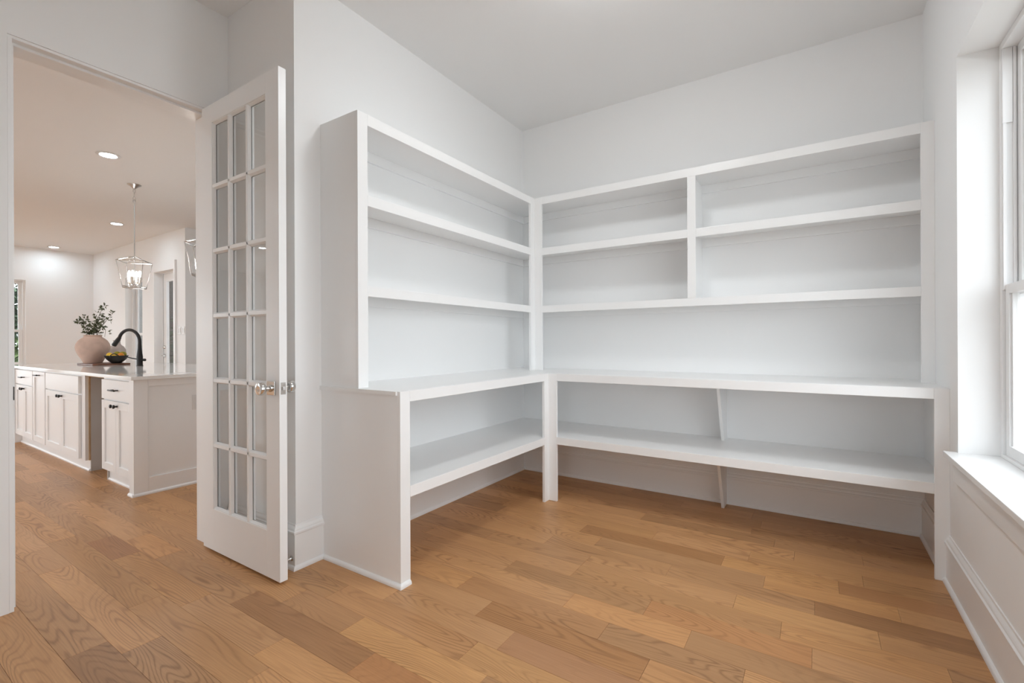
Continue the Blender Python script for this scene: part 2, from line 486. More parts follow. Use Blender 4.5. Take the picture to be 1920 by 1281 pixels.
# ------------------------------------------------------------------ door frame
tr = sroot('trim_1', (XD, 0.9, 0), 'white door frame around the kitchen doorway')
jx0, jx1 = XK - 0.004, XD - 0.006
box('head_jamb', jx0, jx1, 0.495, 1.305, 2.4555, 2.468, 'trim', tr, 0.001)
box('side_jamb', jx0, XD, 0.495, 0.510, 0, 2.4555, 'trim', tr, 0.002)
box('side_jamb', jx0, jx1, 1.290, 1.305, 0, 2.4555, 'trim', tr, 0.002)
box('head_stop', jx0 + 0.02, XD - 0.046, 0.510, 1.290, 2.4435, 2.4555, 'trim', tr, 0.001)
box('side_stop', jx0 + 0.02, XD - 0.046, 0.510, 0.522, 0, 2.4435, 'trim', tr, 0.001)
box('side_stop', jx0 + 0.02, XD - 0.046, 1.278, 1.290, 0, 2.4435, 'trim', tr, 0.001)
o = box('strike_plate', XD - 0.040, XD + 0.0015, 0.5095, 0.5125, 0.905, 0.962, 'black', tr); o['label'] = 'dark metal strike plate'

# ------------------------------------------------------------------ glazed door, open at a right angle
dr = sroot('door_1', (XD, 1.264, 0.0), 'open white French door with eighteen glass panes')
dx0, dx1, dy0, dy1, dz0, dz1 = -2.874, -2.119, 1.2452, 1.2832, 0.013, 2.4525
ox0, ox1, oz0, oz1 = -2.762, -2.231, 0.238, 2.352
box('stile', dx0, ox0, dy0, dy1, dz0, dz1, 'trim', dr, 0.0012)
box('stile', ox1, dx1, dy0, dy1, dz0, dz1, 'trim', dr, 0.0012)
box('top_rail', ox0, ox1, dy0, dy1, oz1, dz1, 'trim', dr, 0.0008)
box('bottom_rail', ox0, ox1, dy0, dy1, dz0, oz0, 'trim', dr, 0.0008)
gy0, gy1 = 1.2617, 1.2667
def bead(x0, x1, z0, z1):
    """moulded glazing bead around one pane, both sides of the door"""
    b = MB(); w = 0.0125
    for sgn, ya, yb in ((1, dy0 + 0.0025, gy0), (-1, dy1 - 0.0025, gy1)):
        ym = ya + sgn * 0.006
        b.prism([(x0, ya, z0), (x0 + 0.004, ya, z0), (x0 + 0.007, ym, z0), (x0 + w, yb, z0), (x0, yb, z0)], (0, 0, 0), (0, 0, z1 - z0))
        b.prism([(x1, ya, z0), (x1 - 0.004, ya, z0), (x1 - 0.007, ym, z0), (x1 - w, yb, z0), (x1, yb, z0)], (0, 0, 0), (0, 0, z1 - z0))
        b.prism([(x0, ya, z0), (x0, ya, z0 + 0.004), (x0, ym, z0 + 0.007), (x0, yb, z0 + w), (x0, yb, z0)], (0, 0, 0), (x1 - x0, 0, 0))
        b.prism([(x0, ya, z1), (x0, ya, z1 - 0.004), (x0, ym, z1 - 0.007), (x0, yb, z1 - w), (x0, yb, z1)], (0, 0, 0), (x1 - x0, 0, 0))
    return b
mw = 0.010
cw = (ox1 - ox0 - 2 * mw) / 3; rh = (oz1 - oz0 - 5 * mw) / 6
for i in range(1, 3):
    x = ox0 + i * cw + (i - 1) * mw
    box('upright_muntin', x, x + mw, dy0 + 0.002, dy1 - 0.002, oz0, oz1, 'trim', dr)
for j in range(1, 6):
    z = oz0 + j * rh + (j - 1) * mw
    box('cross_muntin', ox0, ox1, dy0 + 0.002, dy1 - 0.002, z, z + mw, 'trim', dr)
for i in range(3):
    for j in range(6):
        x = ox0 + i * (cw + mw); z = oz0 + j * (rh + mw)
        pn = box('pane', x + 0.001, x + cw - 0.001, gy0 + 0.0015, gy1 - 0.0015, z + 0.001, z + rh - 0.001, 'glass', dr)
        bead(x, x + cw, z, z + rh).build('glazing_bead', 'trim', pn)
kx, kz = -2.181, 0.929
for sgn, y in ((-1, dy0), (1, dy1)):
    k = MB().box(kx - 0.033, kx + 0.033, y, y + sgn * 0.008, kz - 0.033, kz + 0.033).build('rosette', 'chrome', dr, 0.002)
    k['label'] = 'square polished chrome rosette'
    MB().lathe([(0.018, 0), (0.017, sgn * 0.006), (0.0115, sgn * 0.010), (0.0105, sgn * 0.026), (0.016, sgn * 0.031)], (kx, y + sgn * 0.008, kz), 'Y', 24).build('neck', 'chrome', k, smooth='auto')
    kb = MB().lathe([(0.012, 0), (0.023, sgn * 0.002), (0.0285, sgn * 0.007), (0.030, sgn * 0.012), (0.030, sgn * 0.026), (0.0275, sgn * 0.0305), (0.021, sgn * 0.032), (0.012, sgn * 0.0315)],
                    (kx, y + sgn * 0.036, kz), 'Y', 32).build('knob', 'chrome', k, smooth='auto')
lp = box('latch_plate', dx1 - 0.001, dx1 + 0.0012, 1.2515, 1.2765, kz - 0.0285, kz + 0.0285, 'chrome', dr, 0.0006)
MB().box(dx1 + 0.001, dx1 + 0.010, 1.2585, 1.2705, kz - 0.009, kz + 0.009).build('latch_bolt', 'nickel', lp, 0.002)
for z in (0.22, 0.95, 1.70, 2.25):
    h = MB().tube([(XD + 0.006, 1.2885, z - 0.045), (XD + 0.006, 1.2885, z + 0.045)], 0.0055).build('hinge', 'nickel', dr, smooth='auto')

ds = thing('door_stop', 'small chrome door stop on the baseboard behind the glazed door', 'door stop', (-2.236, Y2 - 0.016, 0.055))
MB().lathe([(0.013, 0), (0.013, -0.003), (0.006, -0.006), (0.0045, -0.012), (0.0045, -0.060)], (-2.226, Y2 - 0.016, 0.055), 'Y', 20).build('post', 'chrome', ds, smooth='auto')
o = MB().lathe([(0.007, -0.058), (0.009, -0.060), (0.009, -0.072), (0.006, -0.075)], (-2.226, Y2 - 0.016, 0.055), 'Y', 20).build('rubber_tip', 'plate', ds, smooth='auto')
o['label'] = 'white rubber tip'

# ------------------------------------------------------------------ built-in shelves
BV = 0.0018
Y1 = 1.5348
LL, BL = XL + 0.5956, YB - 0.6179              # fronts of the base units (left run, back run)
LU, BU = XL + 0.3018, YB - 0.3044              # fronts of the upper units
T, ST, SR = 0.019, 0.0627, 0.0557              # board thickness, stile width, right-hand stile width
CT, OT = 0.9153, 0.8628                        # worktop height, underside of its front rail
ZT, UT = 2.3088, 2.2523                        # top of upper units, underside of the top rail
S1, S2, LS = (1.8423, 1.8974), (1.3802, 1.4328), (0.4082, 0.4610)

lb = thing('base_shelf_unit', 'white base shelf unit with solid end panel under the left worktop', 'shelf unit', (XL, Y1, 0))
box('end_panel', XL, LL - T, Y1, Y1 + T, 0, CT - T, 'shelf', lb)
box('stile', LL - T, LL, Y1, Y1 + ST, 0, CT - 0.0005, 'shelf', lb, BV)
box('stile', LL - T, LL, BL - ST, BL + T, 0, CT - 0.0005, 'shelf', lb, BV)
box('top_rail', LL - T, LL, Y1 + ST, BL - ST, OT, CT - 0.0005, 'shelf', lb, BV)
sh = box('shelf', XL, LL - T, Y1 + T, YB, LS[1] - T, LS[1], 'shelf', lb)
box('shelf_edge', LL - T, LL, Y1 + ST, BL - ST, LS[0], LS[1] + 0.0004, 'shelf', sh, BV)
PS = [(d - 0.015, z) for d, z in SHOE]
run(MB(), PS, 'X', Y1, -1, XL + 0.03, LL, 0, 1).build('shoe_moulding', 'trim', lb)
run(MB(), PS, 'Y', LL, 1, Y1, Y1 + ST - 0.006, 1, 0).build('shoe_return', 'trim', lb)

bb = thing('base_shelf_unit', 'white open base shelf unit along the back wall below the worktop', 'shelf unit', (XR, BL, 0))
box('stile', LL + 0.0004, LL + ST, BL, BL + T, 0, CT - 0.0005, 'shelf', bb, BV)
box('stile', XR - SR, XR, BL, BL + T, 0, CT - 0.0005, 'shelf', bb, BV)
box('top_rail', LL + ST, XR - SR, BL, BL + T, OT, CT - 0.0005, 'shelf', bb, BV)
sh = box('shelf', LL - T, XR, BL + T, YB, LS[1] - T, LS[1], 'shelf', bb)
box('shelf_edge', LL + ST, XR - SR, BL, BL + T, LS[0], LS[1] + 0.0004, 'shelf', sh, BV)
bxx = (-0.547, -0.528)
for z0, z1, ya, yb in ((LS[1], CT - T, 3.470, 3.262), (0.0, LS[1] - T, 3.462, 3.245)):
    MB().prism([(bxx[0], YB, z0), (bxx[0], ya, z0), (bxx[0], yb, z1), (bxx[0], YB, z1)], (0, 0, 0), (bxx[1] - bxx[0], 0, 0)).build('tapered_bracket', 'shelf', bb, BV)

wt = MB()
wt.box(XL, LL - T, Y1 - 0.010, BL + T, CT - T, CT)
wt.box(XL, XR, BL + T, YB, CT - T, CT)
tag(wt.build('worktop', 'shelf', None, 0.0), 'L-shaped white painted worktop between the lower and upper shelves', 'worktop')

def cleat(b, left, zt):
    if left: b.box(XL, XL + 0.018, Y1 + T, YB, zt - 0.058, zt)
    else: b.box(XL + 0.018, XR, YB - 0.018, YB, zt - 0.058, zt)
    return b

lu = thing('upper_shelf_unit', 'white upper shelf unit with closed end panel against the left wall', 'shelf unit', (XL, Y1, CT))
box('end_panel', XL, LU - T, Y1, Y1 + T, CT, ZT, 'shelf', lu)
box('stile', LU - T, LU, Y1, Y1 + ST, CT, ZT, 'shelf', lu, BV)
box('stile', LU - T, LU, BU - ST, BU + T, CT, ZT, 'shelf', lu, BV)
box('top_rail', LU - T, LU, Y1 + ST, BU - ST, UT, ZT, 'shelf', lu, BV)
box('top_board', XL, LU - T, Y1 + T, YB, UT + 0.012, UT + 0.012 + T, 'shelf', lu)
cleat(MB(), True, UT + 0.012).build('cleat', 'shelf', lu, 0.001)
for s0, s1 in (S1, S2):
    sh = box('shelf', XL, LU - T, Y1 + T, YB, s1 - T, s1, 'shelf', lu)
    box('shelf_edge', LU - T, LU, Y1 + ST, BU - ST, s0, s1 + 0.0004, 'shelf', sh, BV)
    cleat(MB(), True, s1 - T).build('cleat', 'shelf', lu, 0.001)

bu = thing('upper_shelf_unit', 'white upper shelf unit with centre divider against the back wall', 'shelf unit', (XR, BU, CT))
box('stile', LU + 0.0004, LU + ST, BU, BU + T, CT, ZT, 'shelf', bu, BV)
box('stile', XR - SR, XR, BU, BU + T, CT, ZT, 'shelf', bu, BV)
box('top_rail', LU + ST, XR - SR, BU, BU + T, UT, ZT, 'shelf', bu, BV)
box('top_board', LU - T, XR, BU + T, YB, UT + 0.012, UT + 0.012 + T, 'shelf', bu)
cleat(MB(), False, UT + 0.012).build('cleat', 'shelf', bu, 0.001)
for s0, s1 in (S1, S2):
    sh = box('shelf', LU - T, XR, BU + T, YB, s1 - T, s1, 'shelf', bu)
    if s0 == S1[0]:
        box('shelf_edge', LU + ST, -0.725, BU, BU + T, s0, s1 + 0.0004, 'shelf', sh, BV)
        box('shelf_edge', -0.671, XR - SR, BU, BU + T, s0, s1 + 0.0004, 'shelf', sh, BV)
    else:
        box('shelf_edge', LU + ST, XR - SR, BU, BU + T, s0, s1 + 0.0004, 'shelf', sh, BV)
    cleat(MB(), False, s1 - T).build('cleat', 'shelf', bu, 0.001)
dv = box('divider', -0.7075, -0.6885, BU + T, YB, S2[1], UT + 0.012, 'shelf', bu)
box('divider_edge', -0.725, -0.671, BU, BU + T, S2[1], UT, 'shelf', dv, BV)

# ------------------------------------------------------------------ window of the room
wy0, wy1, wz0, wz1 = WIN
wt_ = sroot('trim_2', (XR, 1.66, wz0), 'white window stool with apron')
MB().box(0.482, 0.672, wy0 - 0.03, wy1 - 0.0005, wz0, 0.643).build('stool', 'trim', wt_, 0.003)
MB().box(0.482, XR - 0.0005, wy1 - 0.0005, wy1 + 0.02, wz0, 0.643).build('stool_horn', 'trim', wt_, 0.003)
MB().box(XR - 0.016, XR - 0.0005, wy0 - 0.02, wy1 + 0.005, 0.515, wz0).build('apron', 'trim', wt_, 0.003)
def window_unit(name, label, ya, yb, z0, z1, x0, into=1, axis='X'):
    """double-hung window between ya and yb; x0 = room-side face, 'into' points outdoors"""
    r = sroot(name, (x0, (ya + yb) / 2, z0) if axis == 'X' else ((ya + yb) / 2, x0, z0), label)
    def bx(nm, p0, p1, a0, a1, c0, c1, m='vinyl', par=r, bev=0.0015):
        q0, q1 = x0 + into * p0, x0 + into * p1
        if axis == 'X': return box(nm, q0, q1, a0, a1, c0, c1, m, par, bev)
        return box(nm, a0, a1, q0, q1, c0, c1, m, par, bev)
    f = 0.028; zm = z0 + (z1 - z0) * 0.405
    bx('frame_side', 0, 0.10, ya, ya + f, z0, z1); bx('frame_side', 0, 0.10, yb - f, yb, z0, z1)
    bx('frame_head', 0, 0.10, ya + f, yb - f, z1 - f, z1); bx('frame_sill', 0, 0.10, ya + f, yb - f, z0, z0 + 0.016)
    for a0, a1 in ((ya + f, ya + f + 0.008), (yb - f - 0.008, yb - f)):
        bx('jamb_liner', 0.003, 0.014, a0, a1, zm, z0 + (z1 - z0) * 0.805); bx('jamb_liner', 0.034, 0.044, a0, a1, z0 + 0.016, z1 - f)
        bx('track_cover', 0.002, 0.033, a0, a1, z0 + (z1 - z0) * 0.805, z1 - f)
    lo_, hi_ = ya + f + 0.002, yb - f - 0.002
    for nm, p, c0, c1, sr in (('lower_sash', 0.010, z0 + 0.016, zm + 0.022, 0.042), ('upper_sash', 0.048, zm - 0.022, z1 - f, 0.042)):
        e = bx(nm + '_stile', p, p + 0.032, lo_, lo_ + sr, c0, c1)
        bx(nm + '_stile', p, p + 0.032, hi_ - sr, hi_, c0, c1)
        bx(nm + '_rail', p, p + 0.032, lo_ + sr, hi_ - sr, c0, c0 + 0.045); bx(nm + '_rail', p, p + 0.032, lo_ + sr, hi_ - sr, c1 - 0.040, c1)
        for u0, u1 in ((lo_ + sr, lo_ + sr + 0.011), (hi_ - sr - 0.011, hi_ - sr)):
            bx('glazing_stop', p + 0.008, p + 0.024, u0, u1, c0 + 0.045, c1 - 0.040)
        bx('pane', p + 0.014, p + 0.018, lo_ + sr, hi_ - sr, c0 + 0.045, c1 - 0.040, 'glass', r, 0)
    return r
window_unit('window_1', 'white double-hung window in the deep recess, farther half', 1.665, wy1, 0.643, wz1, 0.663)
window_unit('window_2', 'white double-hung window in the deep recess, nearer half', wy0, 1.625, 0.643, wz1, 0.663)
struct(box('trim_3', 0.655, 0.765, 1.625, 1.665, 0.643, wz1, 'vinyl', None, 0.002), 'white mullion between the two window halves')

window_unit('window_8', 'added unseen double-hung window in the rear study wall', RW[0], RW[1], RW[2], RW[3], -1.515, -1, 'Y')  # added behind the camera for extra daylight

# ------------------------------------------------------------------ kitchen island
CZ0, CZ1 = 0.872, 0.898
IX0, IX1, IF, IB = -7.86, -4.25, 1.372, 2.50
tag(box('countertop', IX0 - 0.03, IX1 + 0.035, IF - 0.025, IB + 0.06, CZ0, CZ1, 'quartz', None, 0.002),
    'glossy white stone countertop on the kitchen island', 'countertop')

def shaker(nm, x0, x1, z0, z1, par, flat=False):
    """cabinet front: frame with a recessed middle, face looking to -Y"""
    y1, y0 = IF + 0.038, IF + 0.018
    b = MB()
    if flat:
        b.box(x0, x1, y0, y1, z0, z1)
    else:
        w = 0.062
        b.box(x0, x0 + w, y0, y1, z0, z1); b.box(x1 - w, x1, y0, y1, z0, z1)
        b.box(x0 + w, x1 - w, y0, y1, z0, z0 + w); b.box(x0 + w, x1 - w, y0, y1, z1 - w, z1)
        b.box(x0 + w - 0.002, x1 - w + 0.002, y0 + 0.011, y1, z0 + w - 0.002, z1 - w + 0.002)
    return b.build(nm, 'cab', par, 0.0015, seg=1)
def knob(x, z, par):
    y = IF + 0.018
    return MB().lathe([(0.008, 0), (0.007, -0.004), (0.006, -0.014), (0.013, -0.019), (0.0155, -0.024), (0.014, -0.030), (0.006, -0.033)], (x, y, z), 'Y', 16).build('knob', 'black', par, smooth='auto')
def pull(x, z, par):
    y = IF + 0.018
    b = MB()
    b.tube([(x - 0.048, y, z), (x - 0.048, y - 0.028, z)], 0.0045, 8); b.tube([(x + 0.048, y, z), (x + 0.048, y - 0.028, z)], 0.0045, 8)
    b.tube([(x - 0.066, y - 0.030, z), (x - 0.03, y - 0.033, z), (x + 0.03, y - 0.033, z), (x + 0.066, y - 0.030, z)], 0.0062, 10)
    return b.build('handle', 'black', par, smooth='auto')
DZ = (0.108, 0.680); WZ = (0.692, 0.850)
def cabinet(label, x0, x1, fronts):
    r = thing('island_cabinet', label, 'cabinet', ((x0 + x1) / 2, IF + 0.04, 0))
    cy0, cy1 = IF + 0.039, IF + 0.64
    b = MB()
    b.box(x0, x1, cy0, cy1, 0.100, CZ0)
    b.build('body', 'cab', r)
    box('toe_kick', x0, x1, cy0 + 0.035, cy1, 0.0, 0.100, 'cab', r)
    run(MB(), [(0, 0), (0.012, 0), (0.012, 0.010), (0.008, 0.016), (0.003, 0.020), (0, 0.020)], 'X', cy0 + 0.035, -1, x0, x1).build('toe_moulding', 'cab', r)
    for kind, a, b_ in fronts:
        m_ = (a + b_) / 2
        if kind == 'drawer':
            pull(m_, 0.772, shaker('drawer', a, b_, *WZ, r, True))
        elif kind == 'false':
            shaker('false_front', a, b_, *WZ, r, True)
        elif kind == 'pair':
            d = shaker('door', a, m_ - 0.0015, *DZ, r); knob(m_ - 0.032, 0.645, d)
            d = shaker('door', m_ + 0.0015, b_, *DZ, r); knob(m_ + 0.032, 0.645, d)
        elif kind == 'tall':
            pull(m_, 0.815, shaker('pull_out_front', a, b_, 0.108, 0.850, r))
    return r
cabinet('white cabinet with one drawer over paired doors at the near end of the island', -4.99, -4.335, [('drawer', -4.975, -4.35), ('pair', -4.975, -4.35)])
cabinet('white sink cabinet with plain false front above paired doors, left of the dishwasher gap', -6.585, -5.46, [('false', -6.565, -5.56), ('pair', -6.565, -5.56)])
cabinet('narrow white cabinet with one tall pull-out front in the island', -7.04, -6.587, [('tall', -7.03, -6.595)])
cabinet('white cabinet with one drawer over paired doors at the far end of the island', -7.76, -7.042, [('drawer', -7.75, -7.05), ('pair', -7.75, -7.05)])

ep = thing('island_end_panel', 'white framed end panel of the island facing the study', 'panel', (IX1, 1.9, 0))
box('corner_post', -4.335, IX1, IF, IF + 0.09, 0, CZ0, 'cab', ep, 0.001)
box('backing', IX1 - 0.030, IX1 - 0.012, IF + 0.05, IB, 0, CZ0, 'cab', ep)
box('upright_board', IX1 - 0.012, IX1, IF + 0.0905, 1.468, 0, CZ0, 'cab', ep, 0.001)
box('upright_board', IX1 - 0.012, IX1, IB - 0.10, IB, 0, CZ0, 'cab', ep, 0.001)
box('top_board', IX1 - 0.012, IX1, 1.468, IB - 0.10, 0.818, CZ0, 'cab', ep, 0.001)
box('bottom_board', IX1 - 0.012, IX1, 1.468, IB - 0.10, 0, 0.126, 'cab', ep, 0.001)
run(MB(), [(0, 0), (0.013, 0), (0.013, 0.010), (0.009, 0.016), (0.003, 0.021), (0, 0.021)], 'Y', IX1, 1, IF - 0.012, IB).build('base_moulding', 'trim', ep)
run(MB(), [(0, 0), (0.013, 0), (0.013, 0.010), (0.009, 0.016), (0.003, 0.021), (0, 0.021)], 'X', IF, -1, -4.335, IX1 + 0.012).build('base_moulding', 'trim', ep)
bp = thing('island_back_panel', 'plain white back panel of the island on its far long side', 'panel', (-6.0, IB, 0))
box('backing', IX0, IX1 - 0.03, IB - 0.02, IB, 0, CZ0, 'cab', bp)
fp = thing('island_end_panel', 'white end post with base block at the far end of the island', 'panel', (IX0, 1.9, 0))
box('corner_post', IX0, -7.765, IF, IF + 0.09, 0, CZ0, 'cab', fp, 0.001)
box('backing', IX0, IX0 + 0.03, IF + 0.091, IB - 0.0205, 0, CZ0, 'cab', fp)
run(MB(), [(0, 0), (0.013, 0), (0.013, 0.010), (0.003, 0.021), (0, 0.021)], 'X', IF, -1, IX0 - 0.012, -7.765).build('base_moulding', 'trim', fp)
dg = thing('dishwasher_bay', 'empty grey dishwasher gap between two island cabinets', 'cabinet bay', (-5.22, 1.7, 0))
box('side_lining', -5.459, -5.449, IF + 0.075, 2.00, 0.0, CZ0 - 0.03, 'side', dg)
box('raw_edge', -5.459, -5.448, IF + 0.062, IF + 0.0748, 0.10, CZ0 - 0.001, 'raw', dg)
box('raw_edge', -5.459, -5.448, IF + 0.075, 1.98, CZ0 - 0.0298, CZ0 - 0.001, 'raw', dg)
box('side_lining', -5.001, -4.991, IF + 0.06, 2.02, 0.0, CZ0 - 0.001, 'side', dg)
box('back_lining', -5.448, -5.002, 2.00, 2.015, 0.0, CZ0 - 0.001, 'side', dg)
box('ceiling_strip', -5.448, -5.002, IF + 0.06, IF + 0.14, CZ0 - 0.022, CZ0 - 0.001, 'raw', dg)
ol = thing('outlet_cover', 'white outlet cover on the island end panel', 'outlet', (IX1, 1.8, 0.66))
box('cover', IX1 - 0.012, IX1 - 0.006, 1.764, 1.838, 0.602, 0.721, 'plate', ol, 0.002)
for z in (0.635, 0.690): box('socket', IX1 - 0.0062, IX1 - 0.004, 1.784, 1.818, z - 0.015, z + 0.015, 'plate', ol, 0.001)

# ------------------------------------------------------------------ things on the island
fx, fy = -6.164, 2.047
fr = thing('kitchen_faucet', 'matte black gooseneck faucet on the island', 'faucet', (fx, fy, CZ1))
MB().lathe([(0.030, 0), (0.030, 0.006), (0.0275, 0.012), (0.0275, 0.075), (0.0285, 0.10), (0.024, 0.14), (0.0185, 0.19), (0.0165, 0.24)], (fx, fy, CZ1), 'Z', 24).build('body', 'black', fr, smooth='auto')
dv_ = Vector((-0.86, -0.51, 0)).normalized()
pts = []
top = 0.265; rad = 0.118
for i in range(0, 19):
    t = math.pi * i / 18 * 0.90
    pts.append(Vector((fx, fy, CZ1 + top)) + dv_ * (rad * (1 - math.cos(t))) + Vector((0, 0, rad * math.sin(t) * 1.08)))
pts = [Vector((fx, fy, CZ1 + 0.22)), Vector((fx, fy, CZ1 + 0.245))] + pts
MB().tube(pts, 0.0160, 12).build('spout', 'black', fr, smooth='auto')
d_ = (pts[-1] - pts[-2]).normalized()
d_ = (d_ + dv_ * 0.35).normalized()
MB().tube([pts[-1] - d_ * 0.01, pts[-1] + d_ * 0.02, pts[-1] + d_ * 0.085, pts[-1] + d_ * 0.10], [0.0165, 0.021, 0.0235, 0.023], 16).build('spray_head', 'black', fr, smooth='auto')
hb = MB().tube([(fx + 0.01, fy + 0.005, CZ1 + 0.066), (fx + 0.052, fy + 0.032, CZ1 + 0.066)], 0.014, 14).build('handle_hub', 'black', fr, smooth='auto')
MB().tube([(fx + 0.040, fy + 0.010, CZ1 + 0.066), (fx - 0.035, fy - 0.052, CZ1 + 0.083), (fx - 0.085, fy - 0.090, CZ1 + 0.100)], [0.007, 0.006, 0.005], 10).build('lever', 'black', hb, smooth='auto')

BT = CZ1 + 0.018
bd = MB().box(-7.20, -6.68, 1.79, 2.13, CZ1, BT)
tag(bd.build('serving_board', 'board', None, 0.004), 'dark wooden serving board under the vase and fruit bowl', 'board')

vx, vy = -7.075, 1.900
def vase(name, label, x, y, z, prof, m, n=40, kr=0.755):
    b = MB()
    b.lathe([(r_ * kr, h_) for r_, h_ in prof], (x, y, z), 'Z', n, cap=False)
    bmesh.ops.holes_fill(b.bm, edges=[e for e in b.bm.edges if e.is_boundary], sides=0)
    o = b.build(name, m, None, smooth='auto')
    for v in o.data.vertices: v.co -= Vector((x, y, z))
    o.location = (x, y, z)
    return tag(o, label, 'vase')
vase('round_vase', 'large round terracotta pink vase holding leafy branches', vx, vy, BT,
     [(0.05, 0.004), (0.108, 0.0), (0.118, 0.012), (0.140, 0.05), (0.178, 0.10), (0.203, 0.15), (0.209, 0.185), (0.200, 0.222), (0.172, 0.262), (0.135, 0.288), (0.112, 0.300), (0.104, 0.309), (0.112, 0.324), (0.104, 0.327), (0.094, 0.309), (0.10, 0.296), (0.15, 0.25), (0.17, 0.18), (0.12, 0.06), (0.03, 0.03)], 'clay')
vase('small_vase', 'small grey pink vase half hidden behind the fruit bowl', -7.30, 2.19, CZ1,
     [(0.04, 0.004), (0.066, 0.0), (0.075, 0.02), (0.105, 0.08), (0.118, 0.13), (0.112, 0.17), (0.088, 0.205), (0.058, 0.225), (0.046, 0.24), (0.044, 0.270), (0.050, 0.285), (0.044, 0.287), (0.037, 0.26), (0.07, 0.20), (0.09, 0.13), (0.03, 0.02)], 'clay2', 32, 0.78)

# branches: each its own thing in the vase
rg = random.Random(5)
CR = Vector((0.838, 0.5455, 0))                         # along the counter as one looks from the study
CFd = Vector((-0.5455, 0.838, 0))
neck = Vector((vx, vy, BT + 0.305))
def branch(dirs, n_leaf, label, side=3):
    r = thing('leafy_branch', label, 'branch', (neck.x, neck.y, neck.z), 'leafy branches in the pink vase')
    pts = [neck + Vector((0, 0, -0.20)) + CR * dirs[0][0] * 0.2, neck + CR * dirs[0][0] * 0.6 + Vector((0, 0, 0.0))]
    for a, f, z in dirs: pts.append(neck + CR * a + CFd * f + Vector((0, 0, z)))
    fine = []
    for p, q in zip(pts, pts[1:]):
        for t in (0, 0.25, 0.5, 0.75): fine.append(p.lerp(q, t))
    fine.append(pts[-1])
    MB().tube(fine, [0.0035 - 0.0022 * i / len(fine) for i in range(len(fine))], 6).build('stem', 'stem', r, smooth=True)
    b = MB()
    body = fine[5:]
    for i in range(n_leaf):
        p = body[rg.randrange(len(body))]
        tw = Vector((rg.uniform(-1, 1), rg.uniform(-1, 1), rg.uniform(-0.3, 1))).normalized()
        q = p + tw * rg.uniform(0.004, 0.048)
        for s_ in range(side):
            d = (tw + Vector((rg.uniform(-1, 1), rg.uniform(-1, 1), rg.uniform(-0.8, 0.8)))).normalized()
            b.leaf(q, d, rg.uniform(0.026, 0.046), rg.uniform(0.012, 0.021), Vector((rg.uniform(-1, 1), rg.uniform(-1, 1), rg.uniform(0.2, 1))))
    b.build('leaves', 'leaf', r)
branch([(-0.06, 0.0, 0.10), (-0.10, 0.0, 0.17), (-0.16, 0.02, 0.17), (-0.205, 0.02, 0.165)], 26, 'leafy branch arching far out to the left of the pink vase')
branch([(-0.03, -0.05, 0.06), (-0.07, -0.04, 0.13), (-0.10, -0.02, 0.22)], 30, 'dense leafy branch rising left of the middle of the pink vase')
branch([(0.0, 0.05, 0.12), (0.02, 0.05, 0.23), (0.05, 0.06, 0.32), (0.09, 0.06, 0.385)], 26, 'tallest leafy branch standing upright in the pink vase')
branch([(0.03, -0.03, 0.10), (0.07, -0.03, 0.17), (0.11, -0.02, 0.22)], 30, 'bushy leafy branch in the middle right of the pink vase')
branch([(0.07, 0.02, 0.10), (0.14, 0.03, 0.20), (0.20, 0.04, 0.275)], 18, 'thin leafy branch reaching up to the right from the pink vase')
branch([(0.07, -0.02, 0.08), (0.13, -0.03, 0.14), (0.175, -0.03, 0.08), (0.165, -0.03, 0.0)], 22, 'leafy branch drooping over the right side of the pink vase')

bx_, by_ = -6.74, 2.018
bw = thing('fruit_bowl', 'dark iron fruit bowl with loop handle on the serving board', 'bowl', (bx_, by_, BT))
KB = 0.81
MB().lathe([(r_ * KB, h_ * 0.92) for r_, h_ in [(0.02, 0.003), (0.055, 0.0), (0.060, 0.008), (0.085, 0.026), (0.112, 0.052), (0.130, 0.082), (0.136, 0.096), (0.131, 0.097), (0.124, 0.082), (0.105, 0.052), (0.075, 0.028), (0.03, 0.014)]],
           (bx_, by_, BT), 'Z', 36).build('basin', 'bowl', bw, smooth='auto')
hd = Vector((0.90, -0.43, 0)).normalized()
hs = Vector((0.43, 0.90, 0)).normalized()
hp = Vector((bx_, by_, BT + 0.068)) + hd * 0.106
MB().tube([hp + hs * (0.040 * math.cos(t)) + Vector((0, 0, 0.042 * math.sin(t))) + hd * (0.02 * math.sin(t)) for t in [math.pi * i / 12 for i in range(13)]], 0.005, 8).build('loop_handle', 'bowl', bw, smooth='auto')
def fruit(name, label, a, f, z, rx, ry, rz, m, cat):
    a, f, z = a * 0.80, f * 0.85, z * 0.92
    rx, ry, rz = rx * 0.86, ry * 0.86, rz * 0.90
    p = Vector((bx_, by_, BT + z)) + CR * a + CFd * f
    b = MB().ellipsoid((0, 0, 0), rx, ry, rz, 20, 14)
    for v in b.bm.verts:
        if m == 'lemon': v.co.x *= 1 + 0.12 * (abs(v.co.x) / rx) ** 6
    bmesh.ops.rotate(b.bm, verts=b.bm.verts[:], matrix=Matrix.Rotation(R(33 + 40 * a * 10), 3, 'Z'))
    o = b.build(name, m, None, smooth=True); o.location = p
    return tag(o, label, cat)
fruit('lemon', 'yellow lemon at the left rim of the dark fruit bowl', -0.078, -0.02, 0.098, 0.044, 0.036, 0.036, 'lemon', 'lemon')
fruit('lemon', 'yellow lemon behind the loop handle of the fruit bowl', 0.000, -0.064, 0.086, 0.042, 0.035, 0.034, 'lemon', 'lemon')
fruit('pear', 'green fruit at the back left of the fruit bowl', -0.025, 0.040, 0.112, 0.040, 0.038, 0.036, 'pear', 'fruit')
fruit('pear', 'green fruit at the back right of the fruit bowl', 0.050, 0.048, 0.110, 0.042, 0.038, 0.036, 'pear', 'fruit')
